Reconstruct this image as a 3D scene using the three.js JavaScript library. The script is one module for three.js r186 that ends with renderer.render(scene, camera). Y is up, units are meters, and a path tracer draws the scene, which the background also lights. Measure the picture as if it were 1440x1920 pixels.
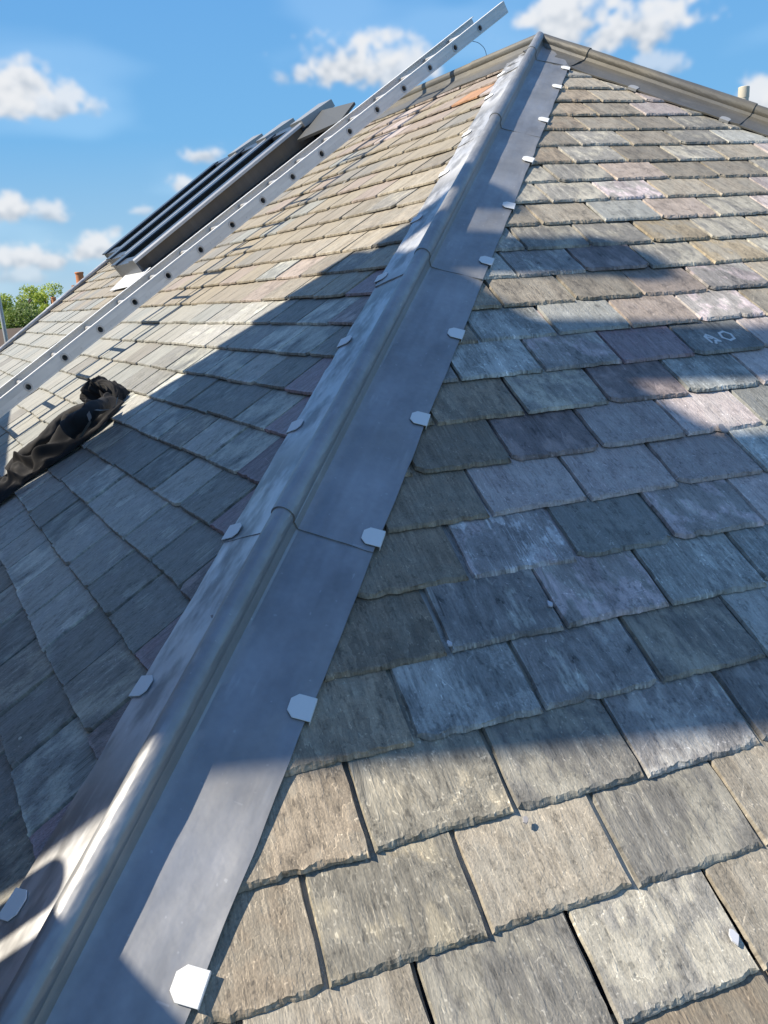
import * as THREE from 'three';
import { mergeGeometries, toCreasedNormals } from 'three/addons/utils/BufferGeometryUtils.js';

// ------------------------------------------------------------------ camera, sky, sun, exposure
const U = 0.165;                 // metres per slate course
const Y0 = 7.3;                  // height of the reference point on the hip above the ground
const V3 = (x, y, z) => new THREE.Vector3(x, y, z);
const F_PX = 1477.2, CX = 720, CY = 960;
const scene = new THREE.Scene();
const camera = new THREE.PerspectiveCamera(2 * Math.atan(960 / F_PX) * 180 / Math.PI, 0.75, 0.05, 2000);
camera.rotation.order = 'YXZ';
camera.rotation.set(-0.2788, -0.3009, -0.0685);
camera.position.set(-11.5169 * U, -4.7727 * U + Y0, 22.2939 * U);
camera.updateMatrixWorld(true);
scene.add(camera);

const renderer = new THREE.WebGLRenderer({ antialias: true });
renderer.toneMapping = THREE.LinearToneMapping;
renderer.toneMappingExposure = 1.95;
renderer.shadowMap.enabled = true;
const EXPO = 1.95 / 0.95;

const SUN_EL = 48 * Math.PI / 180, SUN_AZ = -8 * Math.PI / 180;
const S = V3(-Math.cos(SUN_EL) * Math.cos(SUN_AZ), Math.sin(SUN_EL), Math.cos(SUN_EL) * Math.sin(SUN_AZ));
const sun = new THREE.DirectionalLight(new THREE.Color().setRGB(1, 0.9, 0.74), 4.0);
sun.position.copy(S).multiplyScalar(40).add(V3(0, Y0, 0));
sun.target.position.set(0, Y0, 0);
sun.castShadow = true;
sun.shadow.mapSize.set(4096, 4096);
Object.assign(sun.shadow.camera, { left: -14, right: 14, top: 14, bottom: -14, near: 1, far: 90 });
sun.shadow.radius = 1;
scene.add(sun, sun.target);

// ------------------------------------------------------------------ noise
function rng(seed) { let a = seed >>> 0; return () => { a = (a + 0x6D2B79F5) >>> 0; let t = a; t = Math.imul(t ^ (t >>> 15), t | 1); t ^= t + Math.imul(t ^ (t >>> 7), t | 61); return ((t ^ (t >>> 14)) >>> 0) / 4294967296; }; }
function h2(ix, iy, s) { let h = Math.imul(ix, 374761393) ^ Math.imul(iy, 668265263) ^ Math.imul(s, 2147483647 - 1013904223); h = Math.imul(h ^ (h >>> 13), 1274126177); h ^= h >>> 16; return (h >>> 0) / 4294967296; }
function vn(x, y, s = 0) { const ix = Math.floor(x), iy = Math.floor(y); let fx = x - ix, fy = y - iy; fx = fx * fx * (3 - 2 * fx); fy = fy * fy * (3 - 2 * fy);
  const a = h2(ix, iy, s), b = h2(ix + 1, iy, s), c = h2(ix, iy + 1, s), d = h2(ix + 1, iy + 1, s); return a + (b - a) * fx + (c - a) * fy + (a - b - c + d) * fx * fy; }
function fbm(x, y, s = 0, o = 4) { let v = 0, a = 0.5, n = 0; for (let i = 0; i < o; i++) { v += a * vn(x, y, s + i * 17); n += a; a *= 0.5; x *= 2.03; y *= 2.03; } return v / n; }
const sst = (a, b, x) => { const t = Math.min(1, Math.max(0, (x - a) / (b - a))); return t * t * (3 - 2 * t); };
const lerp = (a, b, t) => a + (b - a) * t;
const s2l = c => { c /= 255; return c <= 0.04045 ? c / 12.92 : Math.pow((c + 0.055) / 1.055, 2.4); };
const l2s = c => { c = Math.min(1, Math.max(0, c)); return c <= 0.0031308 ? c * 12.92 : 1.055 * Math.pow(c, 1 / 2.4) - 0.055; };

// a photo pixel gives a direction; the distance comes from the roof plane that it lies on
function ray(px, py) { return V3((px - CX) / F_PX, -(py - CY) / F_PX, -1).applyQuaternion(camera.quaternion).normalize(); }

// ------------------------------------------------------------------ the sky: air and clouds
{
  const W = 2048, H = 1024, data = new Float32Array(W * H * 4);
  const stops = [[-90, 150, 165, 175], [-2, 190, 216, 232], [0, 190, 218, 236], [4, 160, 205, 238], [10, 124, 188, 240], [20, 108, 173, 236], [38, 100, 161, 226], [60, 78, 130, 200], [90, 68, 118, 188]];
  const clouds = [];
  const addCloud = (az, el, hw, hh, seed, op = 1) => clouds.push({ az, el, hw, hh, seed, op });
  const fromPx = (px, py, w, h, seed, op) => { const d = ray(px, py); addCloud(Math.atan2(d.x, -d.z) * 180 / Math.PI, Math.asin(d.y) * 180 / Math.PI, w * 0.038, h * 0.041, seed, op); };
  fromPx(1060, 45, 105, 62, 11); fromPx(1185, 60, 115, 48, 12); fromPx(1230, 130, 60, 22, 13, 0.55);
  fromPx(645, 125, 100, 62, 21); fromPx(745, 130, 75, 50, 22, 0.9); fromPx(560, 140, 45, 25, 23, 0.8);
  fromPx(35, 160, 62, 50, 31); fromPx(100, 200, 80, 34, 32, 0.85); fromPx(-40, 190, 80, 60, 33);
  fromPx(25, 392, 60, 30, 41); fromPx(95, 400, 40, 24, 42, 0.85);
  fromPx(382, 292, 36, 18, 51, 0.9); fromPx(340, 352, 30, 22, 52, 0.9); fromPx(270, 396, 24, 9, 53, 0.6); fromPx(220, 431, 24, 11, 54, 0.6);
  fromPx(60, 490, 110, 30, 61, 0.95); fromPx(180, 470, 85, 28, 62, 0.95); fromPx(20, 520, 90, 18, 63, 0.5);
  fromPx(1425, 192, 55, 32, 71, 0.95); fromPx(1500, 190, 70, 50, 72);
  const rs = rng(77);
  for (let i = 0; i < 170; i++) { const az = rs() * 360 - 180, el = 3 + Math.pow(rs(), 1.25) * 72; const rel = az - 17; if (rel > -36 && rel < 36 && el < 40) continue; const w = 2 + rs() * 5; addCloud(az, el, w, w * (0.35 + rs() * 0.3), 200 + i, 0.6 + rs() * 0.4); }  // unseen clouds beyond the view, made denser to whiten the fill light
  for (let j = 0; j < H; j++) {
    const el = ((j + 0.5) / H - 0.5) * 180; let k = 0; while (k < stops.length - 2 && el > stops[k + 1][0]) k++;
    const t = Math.min(1, Math.max(0, (el - stops[k][0]) / (stops[k + 1][0] - stops[k][0])));
    const base = [1, 2, 3].map(c => lerp(s2l(stops[k][c]), s2l(stops[k + 1][c]), t));
    for (let i = 0; i < W; i++) {
      const ph = ((i + 0.5) / W - 0.5) * 2 * Math.PI, x = Math.cos(ph), z = Math.sin(ph); const az = Math.atan2(x, -z) * 180 / Math.PI;
      let r = base[0], g = base[1], b = base[2];
      const haze = el > 0 ? fbm(az * 0.12, el * 0.35, 900, 3) : 0; const hz = 0.10 * sst(0.5, 0.8, haze) * sst(40, 8, el); r += hz; g += hz; b += hz * 0.8;
      if (el > -2) for (const c of clouds) {
        let da = az - c.az; if (da > 180) da -= 360; if (da < -180) da += 360; da *= Math.cos(el * Math.PI / 180);
        const ux = da / c.hw, uy = (el - c.el) / c.hh; if (Math.abs(ux) > 1.9 || Math.abs(uy) > 1.9) continue;
        const wob = fbm(da * 0.6 + c.seed * 7.1, el * 0.85, c.seed, 6), wob2 = fbm(da * 2.1 + c.seed * 3.3, el * 2.6, c.seed + 5, 5);
        const yy = uy < 0 ? uy * 1.5 : uy;
        const d = 1 - Math.sqrt(ux * ux + yy * yy) + (wob - 0.5) * 1.5 + (wob2 - 0.5) * 0.62 + 0.12;
        const al = sst(0.16, 0.66, d) * c.op * 0.96; if (al <= 0) continue;
        const lit = sst(-0.75, 0.35, uy + (wob2 - 0.5) * 1.4 + (wob - 0.5) * 0.9);
        r = lerp(r, lerp(0.50, 0.90, lit), al); g = lerp(g, lerp(0.57, 0.92, lit), al); b = lerp(b, lerp(0.66, 0.95, lit), al);
      }
      const o = (j * W + i) * 4; data[o] = r / EXPO; data[o + 1] = g / EXPO; data[o + 2] = b / EXPO; data[o + 3] = 1;
    }
  }
  const tex = new THREE.DataTexture(data, W, H, THREE.RGBAFormat, THREE.FloatType);
  tex.mapping = THREE.EquirectangularReflectionMapping; tex.magFilter = THREE.LinearFilter; tex.minFilter = THREE.LinearFilter; tex.wrapS = THREE.RepeatWrapping; tex.needsUpdate = true;
  scene.background = tex; scene.environment = tex;
}

// ------------------------------------------------------------------ roof planes
const PA = 0.5649, PB = 0.5635, PHI = -0.2343;
const O = V3(0, Y0, 0);
const out = V3(-Math.cos(PHI), 0, -Math.sin(PHI));
const RS = { O, e: V3(1, 0, 0), d: V3(0, -Math.sin(PA), Math.cos(PA)), n: V3(0, Math.cos(PA), Math.sin(PA)) };      // hip end
const ridgeDir = V3(Math.sin(PHI), 0, -Math.cos(PHI));
const LS = { O, e: ridgeDir.clone().negate(), d: out.clone().multiplyScalar(Math.cos(PB)).add(V3(0, -Math.sin(PB), 0)), n: out.clone().multiplyScalar(Math.sin(PB)).add(V3(0, Math.cos(PB), 0)) };
const HIP = V3().crossVectors(RS.n, LS.n).normalize(); if (HIP.y > 0) HIP.negate();
const at = (sl, u, v, h = 0) => sl.O.clone().addScaledVector(sl.e, u).addScaledVector(sl.d, v).addScaledVector(sl.n, h);
function onPlane(sl, px, py, h = 0) { const d = ray(px, py), c = camera.position; const t = (h - c.clone().sub(sl.O).dot(sl.n)) / d.dot(sl.n); const P = c.clone().addScaledVector(d, t), r = P.clone().sub(sl.O); return { u: r.dot(sl.e), v: r.dot(sl.d), P, t }; }
const toPx = P => { const c = P.clone().sub(camera.position).applyQuaternion(camera.quaternion.clone().invert()); return c.z < -0.01 ? [CX + F_PX * c.x / -c.z, CY - F_PX * c.y / -c.z, -c.z] : null; };
const APEX = O.clone().addScaledVector(HIP, -5.892 * U);
const HIP2 = RS.e.clone().multiplyScalar(0.58166).addScaledVector(RS.d, 0.81343).normalize();       // the other hip
const EN = V3().crossVectors(ridgeDir, HIP2).normalize(); if (EN.y < 0) EN.negate();                  // normal of the slope behind
const apexL = { u: APEX.clone().sub(O).dot(LS.e), v: APEX.clone().sub(O).dot(LS.d) };
const apexR = { u: APEX.clone().sub(O).dot(RS.e), v: APEX.clone().sub(O).dot(RS.d) };
const EAVE_Y = Y0 - 12.6 * U;
const vEaveL = 12.6 * U / Math.sin(PB), vEaveR = 12.6 * U / Math.sin(PA);
const farA = { u: -36.0 * U, v: 1.7 * U }, farB = { u: -31.6 * U, v: 13.06 * U };                      // far end of the side slope
const farU = v => farA.u + (farB.u - farA.u) * (v - farA.v) / (farB.v - farA.v);
const RIDGE_END = at(LS, farU(apexL.v), apexL.v);

// ------------------------------------------------------------------ scene helpers
const counts = {};
function numbered(n) { const k = counts[n] = (counts[n] ?? -1) + 1; return k ? `${n}_${String(k).padStart(3, '0')}` : n; }
function thing(o, name, label, category, group) { o.name = numbered(name); o.userData = { label, category }; if (group) o.userData.group = group; scene.add(o); return o; }
function mesh(name, geo, mat, parent) { const m = new THREE.Mesh(geo, mat); m.name = name; m.castShadow = m.receiveShadow = true; if (parent) parent.add(m); return m; }
function structure(name, geo, mat) { const m = mesh(name, geo, mat, scene); m.userData.kind = 'structure'; return m; }
const std = (rgb, rough = 0.8, metal = 0, extra = {}) => new THREE.MeshStandardMaterial({ color: new THREE.Color().setRGB(...rgb), roughness: rough, metalness: metal, ...extra });
function texFrom(w, h, fn, srgb = true) {
  const d = new Uint8Array(w * h * 4);
  for (let j = 0; j < h; j++) for (let i = 0; i < w; i++) { const c = fn((i + 0.5) / w, (j + 0.5) / h), o = (j * w + i) * 4; for (let k = 0; k < 3; k++) d[o + k] = Math.round(255 * (srgb ? l2s(c[k]) : Math.min(1, Math.max(0, c[k])))); d[o + 3] = 255; }
  const t = new THREE.DataTexture(d, w, h, THREE.RGBAFormat); t.magFilter = THREE.LinearFilter; t.minFilter = THREE.LinearMipmapLinearFilter; t.generateMipmaps = true; t.wrapS = t.wrapT = THREE.RepeatWrapping; if (srgb) t.colorSpace = THREE.SRGBColorSpace; t.needsUpdate = true; return t;
}
function geoFrom(pos, idx, uv, col) { const g = new THREE.BufferGeometry(); g.setAttribute('position', new THREE.Float32BufferAttribute(pos, 3)); if (uv) g.setAttribute('uv', new THREE.Float32BufferAttribute(uv, 2)); if (col) g.setAttribute('color', new THREE.Float32BufferAttribute(col, 3)); if (idx) g.setIndex(idx); g.computeVertexNormals(); return g; }
function basisMesh(m, P, x, y, z) { m.matrixAutoUpdate = true; const mt = new THREE.Matrix4().makeBasis(x, y, z).setPosition(P); mt.decompose(m.position, m.quaternion, m.scale); return m; }
function polygon(points, mat, name, parent) { const pos = [], idx = [], uv = []; const a = points[0]; const ex = points[1].clone().sub(a).normalize(), nn = V3().crossVectors(ex, points[2].clone().sub(a)).normalize(), ey = V3().crossVectors(nn, ex);
  for (const p of points) { pos.push(p.x, p.y, p.z); const r = p.clone().sub(a); uv.push(r.dot(ex), r.dot(ey)); } for (let i = 1; i < points.length - 1; i++) idx.push(0, i, i + 1); return mesh(name, geoFrom(pos, idx, uv), mat, parent); }

// ------------------------------------------------------------------ slate surfaces
const SW = 0.26, SH = 0.205;     // what one slate texture covers
function slateTexture(sp, seed) {
  const { base, alt = base, altT = 9, streak = 0.18, blot = 0.22, fine = 0.14, patch, patchT = 9, drips = 0, spots = 0.0, scratch = 0, film, filmT = 9, marks, tailPale = 0.35 } = sp;
  const r0 = rng(seed * 31 + 7), scr = []; for (let i = 0; i < scratch; i++) { const x = r0(), y = r0(), a = (r0() - 0.5) * 1.2 + (r0() < 0.3 ? 1.2 : 0); scr.push([x, y, Math.sin(a), Math.cos(a), 0.03 + r0() * 0.12]); }
  const big = 'TGKCF'.includes(sp.id); return texFrom(big ? 448 : 352, big ? 336 : 264, (x, y) => {
    const X = x * SW, Y = y * SH;
    const n1 = fbm(X * 16, Y * 13, seed), st = fbm(X * 210, Y * 16, seed + 40, 3), fi = fbm(X * 520, Y * 380, seed + 80, 2), md = fbm(X * 60, Y * 45, seed + 60, 3);
    let c = base.slice(); const ta = sst(altT - 0.06, altT + 0.06, n1 * 0.7 + md * 0.3); for (let k = 0; k < 3; k++) c[k] = lerp(c[k], alt[k], ta);
    const pit = sst(0.66, 0.8, vn(X * 240, Y * 170, seed + 700) * 0.6 + vn(X * 90, Y * 60, seed + 710) * 0.4), edgeD = Math.min(X, SW - X) - 0.004 * fbm(Y * 60, x > 0.5 ? 1 : 5, seed + 720, 3) * 2; let m = 1 + blot * 3.2 * (n1 - 0.5) + streak * 2.4 * (st - 0.5) + fine * 3.0 * (fi - 0.5) + 0.62 * (md - 0.5) - 0.28 * pit + 0.22 * sst(0.0012, -0.0005, edgeD);
    if (big) { const l = layerAt(X, Y, seed), L = Math.floor(l), fr = l - L; m *= 0.86 + 0.28 * h2(L, seed, 3); m *= 1 + 0.30 * sst(0.10, 0.03, fr) * sst(0.35, 0.6, md) - 0.16 * sst(0.93, 0.99, fr); }
    if (film) { const f = sst(filmT - 0.03, filmT + 0.05, fbm(X * 11, Y * 13, seed + 300, 5) * 0.74 + fbm(X * 150, Y * 40, seed + 310, 4) * 0.26); for (let k = 0; k < 3; k++) c[k] = lerp(c[k], film[k], f * 0.85); }
    if (patch) { const pn = fbm(X * 15 + 3, Y * 17, seed + 200, 6) + 0.22 * (fbm(X * 120, Y * 50, seed + 220, 4) - 0.5); const f = sst(patchT - 0.035, patchT + 0.045, pn) * (0.55 + 0.45 * sst(0.35, 0.6, md)); for (let k = 0; k < 3; k++) c[k] = lerp(c[k], patch[k], f * 0.8); const rim = sst(patchT - 0.06, patchT - 0.03, pn) * sst(patchT + 0.02, patchT - 0.02, pn); m *= 1 + 0.16 * rim; }
    if (drips) { const f = sst(0.60, 0.74, fbm(X * 330, Y * 26, seed + 410, 3) + drips * 0.3 * (0.42 - y)) * sst(0.62, 0.3, y + 0.5 * (vn(X * 60, 1, seed + 440) - 0.5)) * sst(0.42, 0.6, fbm(X * 24, Y * 14, seed + 430, 3)); for (let k = 0; k < 3; k++) c[k] = lerp(c[k], 0.46, f * 0.8); }
    if (spots) { const f = sst(0.86 - spots * 0.12, 0.92 - spots * 0.12, vn(X * 330, Y * 330, seed + 500) * 0.55 + vn(X * 130, Y * 130, seed + 510) * 0.45); m *= 1 + 0.7 * f; }
    const tp = sst(0.05, 0.0, y - 0.035 * (fbm(X * 120, 3, seed + 600, 2) - 0.3)) * tailPale; m *= 1 + tp * 0.6;
    for (const [sx, sy, dx, dy, L] of scr) { const ux = x - sx, uy = y - sy, al = ux * dx + uy * dy, pe = Math.abs(ux * dy - uy * dx); if (al > 0 && al < L && pe < 0.0035) m *= 1.45; }
    if (marks) for (const [x0, y0, x1, y1] of marks) { const vx = x1 - x0, vy = (y1 - y0), t = Math.min(1, Math.max(0, ((x - x0) * vx + (y - y0) * vy) / (vx * vx + vy * vy))); const ex = (x - x0 - vx * t), ey = (y - y0 - vy * t) * 0.8; const dd = Math.hypot(ex, ey); const f = sst(0.02, 0.011, dd + 0.006 * (vn(X * 900, Y * 900, 5) - 0.5)); for (let k = 0; k < 3; k++) c[k] = lerp(c[k], 0.75, f * 0.95); if (f > 0.3) m = lerp(m, 1.05, 0.85); }
    return c.map(v => Math.max(0.015, v * m));
  });
}
const bumpTex = [1, 2, 3].map(s => texFrom(384, 288, (x, y) => { const X = x * SW, Y = y * SH; const st = fbm(X * 190, Y * 20, s * 91, 4), md = fbm(X * 40, Y * 34, s * 91 + 20, 4); const layer = Math.floor(md * 7) / 7 + 0.03 * sst(0, 1, (md * 7) % 1); const v = 0.45 * layer + 0.33 * st + 0.22 * fbm(X * 420, Y * 300, s * 91 + 50, 2); return [v, v, v]; }, false));
const circ = (cx, cy, rx, ry, n, off = 0) => Array.from({ length: n }, (_, i) => { const a = off + i / n * Math.PI * 2, b = off + (i + 1) / n * Math.PI * 2; return [cx + rx * Math.cos(a), cy + ry * Math.sin(a), cx + rx * Math.cos(b), cy + ry * Math.sin(b)]; });
const chalk = [...circ(0.64, 0.36, 0.085, 0.115, 6, 0.3), [0.345, 0.24, 0.335, 0.38], [0.335, 0.38, 0.385, 0.43], [0.385, 0.43, 0.43, 0.36], [0.43, 0.36, 0.475, 0.25], [0.475, 0.25, 0.42, 0.27], [0.42, 0.27, 0.39, 0.21], [0.36, 0.37, 0.40, 0.33]];
const TONES = {
  T: { base: [0.286, 0.253, 0.202], alt: [0.228, 0.207, 0.170], altT: 0.52, streak: 0.22, spots: 0.4, scratch: 4 },
  C: { base: [0.231, 0.214, 0.175], alt: [0.318, 0.281, 0.212], altT: 0.55, spots: 1.1, scratch: 8, patch: [0.321, 0.289, 0.225], patchT: 0.66 },
  F: { base: [0.244, 0.226, 0.186], alt: [0.302, 0.270, 0.204], altT: 0.5, spots: 0.9, scratch: 6, patch: [0.344, 0.297, 0.214], patchT: 0.62 },
  G: { base: [0.240, 0.229, 0.205], alt: [0.296, 0.278, 0.233], altT: 0.55, streak: 0.2, spots: 0.5, scratch: 5 },
  K: { base: [0.249, 0.205, 0.152], alt: [0.198, 0.171, 0.132], altT: 0.52, streak: 0.24, blot: 0.18, spots: 0.35, tailPale: 0.6 },
  E: { base: [0.302, 0.266, 0.205], alt: [0.259, 0.233, 0.187], altT: 0.5, streak: 0.26, spots: 0.2 },
  L: { base: [0.410, 0.359, 0.347], alt: [0.342, 0.308, 0.297], altT: 0.52, streak: 0.16, spots: 0.35, scratch: 4 },
  Q: { base: [0.307, 0.258, 0.221], alt: [0.265, 0.225, 0.198], altT: 0.55, spots: 0.2 },
  P: { base: [0.27, 0.2, 0.215], alt: [0.225, 0.18, 0.19], altT: 0.5, streak: 0.2, spots: 0.15, scratch: 2 },
  D: { base: [0.214, 0.207, 0.201], alt: [0.271, 0.264, 0.250], altT: 0.55, spots: 0.3, scratch: 16, film: [0.399, 0.400, 0.368], filmT: 0.66 },
  V: { base: [0.230, 0.193, 0.189], alt: [0.291, 0.242, 0.231], altT: 0.56, spots: 0.25, scratch: 6, film: [0.464, 0.407, 0.420], filmT: 0.68 },
  B: { base: [0.305, 0.308, 0.286], alt: [0.251, 0.256, 0.244], altT: 0.52, streak: 0.13, spots: 0.35, scratch: 6 },
  W: { base: [0.220, 0.223, 0.216], film: [0.373, 0.377, 0.362], filmT: 0.45, spots: 0.4, scratch: 10, streak: 0.22 },
  X: { base: [0.281, 0.288, 0.271], film: [0.416, 0.431, 0.412], filmT: 0.52, spots: 0.8, scratch: 18, streak: 0.26 },
  M: { base: [0.259, 0.243, 0.230], patch: [0.459, 0.392, 0.401], patchT: 0.5, spots: 0.5, scratch: 8, film: [0.386, 0.376, 0.348], filmT: 0.64 },
  R: { base: [0.217, 0.206, 0.203], patch: [0.340, 0.299, 0.306], patchT: 0.55, drips: 1, spots: 0.3, scratch: 9, film: [0.490, 0.490, 0.500], filmT: 0.63 },
  Y: { base: [0.363, 0.303, 0.209], alt: [0.275, 0.248, 0.198], altT: 0.56, streak: 0.2, spots: 0.2 },
  S: { base: [0.32, 0.315, 0.285], alt: [0.265, 0.262, 0.245], altT: 0.5, streak: 0.13, spots: 0.2, scratch: 3, film: [0.403, 0.403, 0.357], filmT: 0.63 },
  H: { base: [0.279, 0.285, 0.267], alt: [0.357, 0.360, 0.318], altT: 0.55, streak: 0.13, blot: 0.3, scratch: 5, film: [0.389, 0.389, 0.346], filmT: 0.58 },
  O: { base: [0.420, 0.235, 0.130], alt: [0.360, 0.230, 0.150], altT: 0.55, streak: 0.2 },
  N: { base: [0.188, 0.195, 0.192], film: [0.308, 0.308, 0.294], filmT: 0.6, spots: 0.3, scratch: 5, marks: chalk },
};
for (const k in TONES) TONES[k].id = k;
const layerAt = (X, Y, seed) => (fbm(X * 11, Y * 8.5, seed + 800, 5) + 0.10 * (fbm(X * 150, Y * 40, seed + 810, 3) - 0.5)) * 9;
const slateBump = seed => texFrom(448, 336, (x, y) => { const X = x * SW, Y = y * SH, l = layerAt(X, Y, seed), L = Math.floor(l), fr = l - L; const v = (L + sst(0, 0.12, fr)) / 9 * 0.72 + 0.16 * fbm(X * 210, Y * 16, seed + 40, 3) + 0.12 * fbm(X * 420, Y * 300, seed + 80, 2); return [v, v, v]; }, false);
const slateMats = {}; let seedNo = 1;
for (const k in TONES) {
  const many = 'TGKSHLEBM'.includes(k) ? 3 : 'CDXW'.includes(k) ? 2 : 1; slateMats[k] = [];
  for (let i = 0; i < many; i++) { const sd = seedNo++ * 13 + 5, map = slateTexture(TONES[k], sd), own = 'TGKCF'.includes(k) ? slateBump(sd) : null; for (const f of 'SHB'.includes(k) ? [0.72, 1.0, 1.25] : [0.82, 1.0, 1.18]) slateMats[k].push(new THREE.MeshStandardMaterial({ map, color: new THREE.Color().setRGB(f, f, f), roughness: 0.58, metalness: 0, bumpMap: own ?? bumpTex[(seedNo + i) % 3], bumpScale: own ? 0.0055 : 0.0042 })); }
}
const slateGrey = texFrom(384, 288, (x, y) => { const X = x * SW, Y = y * SH; const v = 0.75 + 0.5 * (fbm(X * 16, Y * 13, 71) - 0.5) + 0.45 * (fbm(X * 200, Y * 18, 72, 3) - 0.5) + 0.25 * (fbm(X * 420, Y * 380, 73, 2) - 0.5); return [v, v, v]; });
const stuffSlateMat = new THREE.MeshStandardMaterial({ map: slateGrey, vertexColors: true, roughness: 0.58, bumpMap: bumpTex[0], bumpScale: 0.002 });

// outline of a slate in its own frame: x along the course, y up the slope from the tail
function slateOutline(seed, w, len, rough) {
  const r = rng(seed), pts = [], n = 46, hw = w / 2; const cut = r() < 0.35 ? 0.004 + r() * 0.014 : 0, cut2 = r() < 0.3 ? 0.004 + r() * 0.012 : 0, skew = (r() - 0.5) * 0.007;
  const chips = []; for (let i = 0; i < 3; i++) chips.push([r(), 0.015 + r() * 0.06, rough * (0.001 + r() * r() * 0.006)]);
  for (let i = 0; i <= n; i++) { const t = i / n, x = -hw + w * t; let y = rough * (fbm(t * 4, seed, 3, 3) - 0.5) * 0.006 + rough * (fbm(t * 40, seed, 9, 2) - 0.5) * 0.0034 + skew * (t - 0.5); for (const [c, cw, cd] of chips) y += cd * Math.max(0, 1 - Math.abs(t - c) / cw); if (t < 0.08) y += cut * (1 - t / 0.08); if (t > 0.92) y += cut2 * (t - 0.92) / 0.08; pts.push([x, y]); }
  const sideN = 10, bowR = (r() - 0.5) * 0.003, bowL = (r() - 0.5) * 0.003;
  for (let i = 1; i <= sideN; i++) { const t = i / (sideN + 1); pts.push([hw + rough * ((fbm(t * 9, seed, 21, 3) - 0.5) * 0.006 + bowR * Math.sin(t * 3.1)), pts[n][1] + (len - pts[n][1]) * t]); }
  pts.push([hw, len], [-hw, len]);
  for (let i = sideN; i >= 1; i--) { const t = i / (sideN + 1); pts.push([-hw + rough * ((fbm(t * 9, seed, 31, 3) - 0.5) * 0.006 + bowL * Math.sin(t * 3.1)), pts[0][1] + (len - pts[0][1]) * t]); }
  return pts;
}
function clipPoly(pts, cx, cy, nx, ny) { const o = []; for (let i = 0; i < pts.length; i++) { const a = pts[i], b = pts[(i + 1) % pts.length], da = (a[0] - cx) * nx + (a[1] - cy) * ny, db = (b[0] - cx) * nx + (b[1] - cy) * ny; if (da >= 0) o.push(a); if ((da >= 0) !== (db >= 0)) { const t = da / (da - db); o.push([a[0] + (b[0] - a[0]) * t, a[1] + (b[1] - a[1]) * t]); } } return o; }
// rings from the underside to the face: the tail is dressed, so the face stands back from the underside
function slateGeometry(pts, thick, seed, w, flip, col, bevel = 1) {
  const n = pts.length, pos = [], uv = [], idx = [], cols = []; let mx = 0, my = 0; for (const p of pts) { mx += p[0] / n; my += p[1] / n; }
  const rings = [[0, -thick], [0.22, -thick * 0.68], [0.55, -thick * 0.34], [1, 0]], NR = 4;
  const P = [];
  for (let k = 0; k < NR; k++) for (let i = 0; i < n; i++) {
    const a = pts[(i + n - 1) % n], b = pts[i], c = pts[(i + 1) % n]; let tx = c[0] - a[0], ty = c[1] - a[1]; const l = Math.hypot(tx, ty) || 1; const nx = -ty / l, ny = tx / l;   // inward
    const tail = Math.max(0, ny); const wid = (0.0016 + 0.0062 * tail) * bevel * (0.25 + 0.9 * vn(i * 0.31, seed, 7) + 0.7 * vn(i * 0.9 + k * 9.7, seed + k, 8)); const s = rings[k][0] * wid;
    P.push([b[0] + nx * s, b[1] + ny * s, rings[k][1]]);
  }
  const push = (p, bright) => { pos.push(p[0], p[1], p[2]); let u = p[0] / w + 0.5; if (flip) u = 1 - u; uv.push(Math.min(0.995, Math.max(0.005, u)), Math.min(0.995, Math.max(0.004, p[1] / SH))); if (col) cols.push(col[0] * bright, col[1] * bright, col[2] * bright); return pos.length / 3 - 1; };
  for (let k = 0; k < NR - 1; k++) for (let i = 0; i < n; i++) { const j = (i + 1) % n; const a = push(P[k * n + i], 1.05), b = push(P[k * n + j], 1.05), c = push(P[(k + 1) * n + j], 1.05), d = push(P[(k + 1) * n + i], 1.05); idx.push(a, b, c, a, c, d); }
  const top = P.slice((NR - 1) * n); const tri = THREE.ShapeUtils.triangulateShape(top.map(p => new THREE.Vector2(p[0], p[1])), []); const f = top.map(p => push(p, 1)); for (const t of tri) idx.push(f[t[0]], f[t[1]], f[t[2]]);
  return geoFrom(pos, idx, uv, col ? cols : null);
}

// ------------------------------------------------------------------ house
const house = thing(new THREE.Group(), 'house', 'slate-roofed house with new lead-rolled hip between two slopes', 'house');
const deckMat = std([0.035, 0.035, 0.037], 0.95);
const hipEave = O.clone().addScaledVector(HIP, 12.6 * U / -HIP.y), hip2Eave = APEX.clone().addScaledVector(HIP2, (APEX.y - EAVE_Y) / -HIP2.y);
const farEaveL = at(LS, farU(vEaveL) , vEaveL);
const farEaveE = hip2Eave.clone().addScaledVector(ridgeDir, 30 * U); { const dd = farEaveE.clone().sub(APEX).dot(EN); farEaveE.addScaledVector(V3(EN.x, 0, EN.z).normalize(), -dd / Math.hypot(EN.x, EN.z)); farEaveE.y = EAVE_Y; }
const sink = (p, n, h) => p.clone().addScaledVector(n, h);
const slopeR = polygon([APEX, hipEave, hip2Eave].map(p => sink(p, RS.n, -0.03)), deckMat, 'roof_slope', house);
slopeR.userData.label = 'hip end slope of mixed grey, tan and purple slates';
const slopeL = polygon([APEX, RIDGE_END, farEaveL, hipEave].map(p => sink(p, LS.n, -0.03)), deckMat, 'roof_slope', house);
slopeL.userData.label = 'long side slope of grey slates that carries the ladder';
polygon([APEX, hip2Eave, farEaveE, RIDGE_END].map(p => sink(p, EN, -0.03)), std([0.16, 0.155, 0.145], 0.85), 'rear_slope', house);
polygon([RIDGE_END, farEaveE, farEaveL].map(p => p.clone().add(V3(0, -0.03, 0))), std([0.16, 0.155, 0.145], 0.85), 'rear_slope', house);
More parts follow.
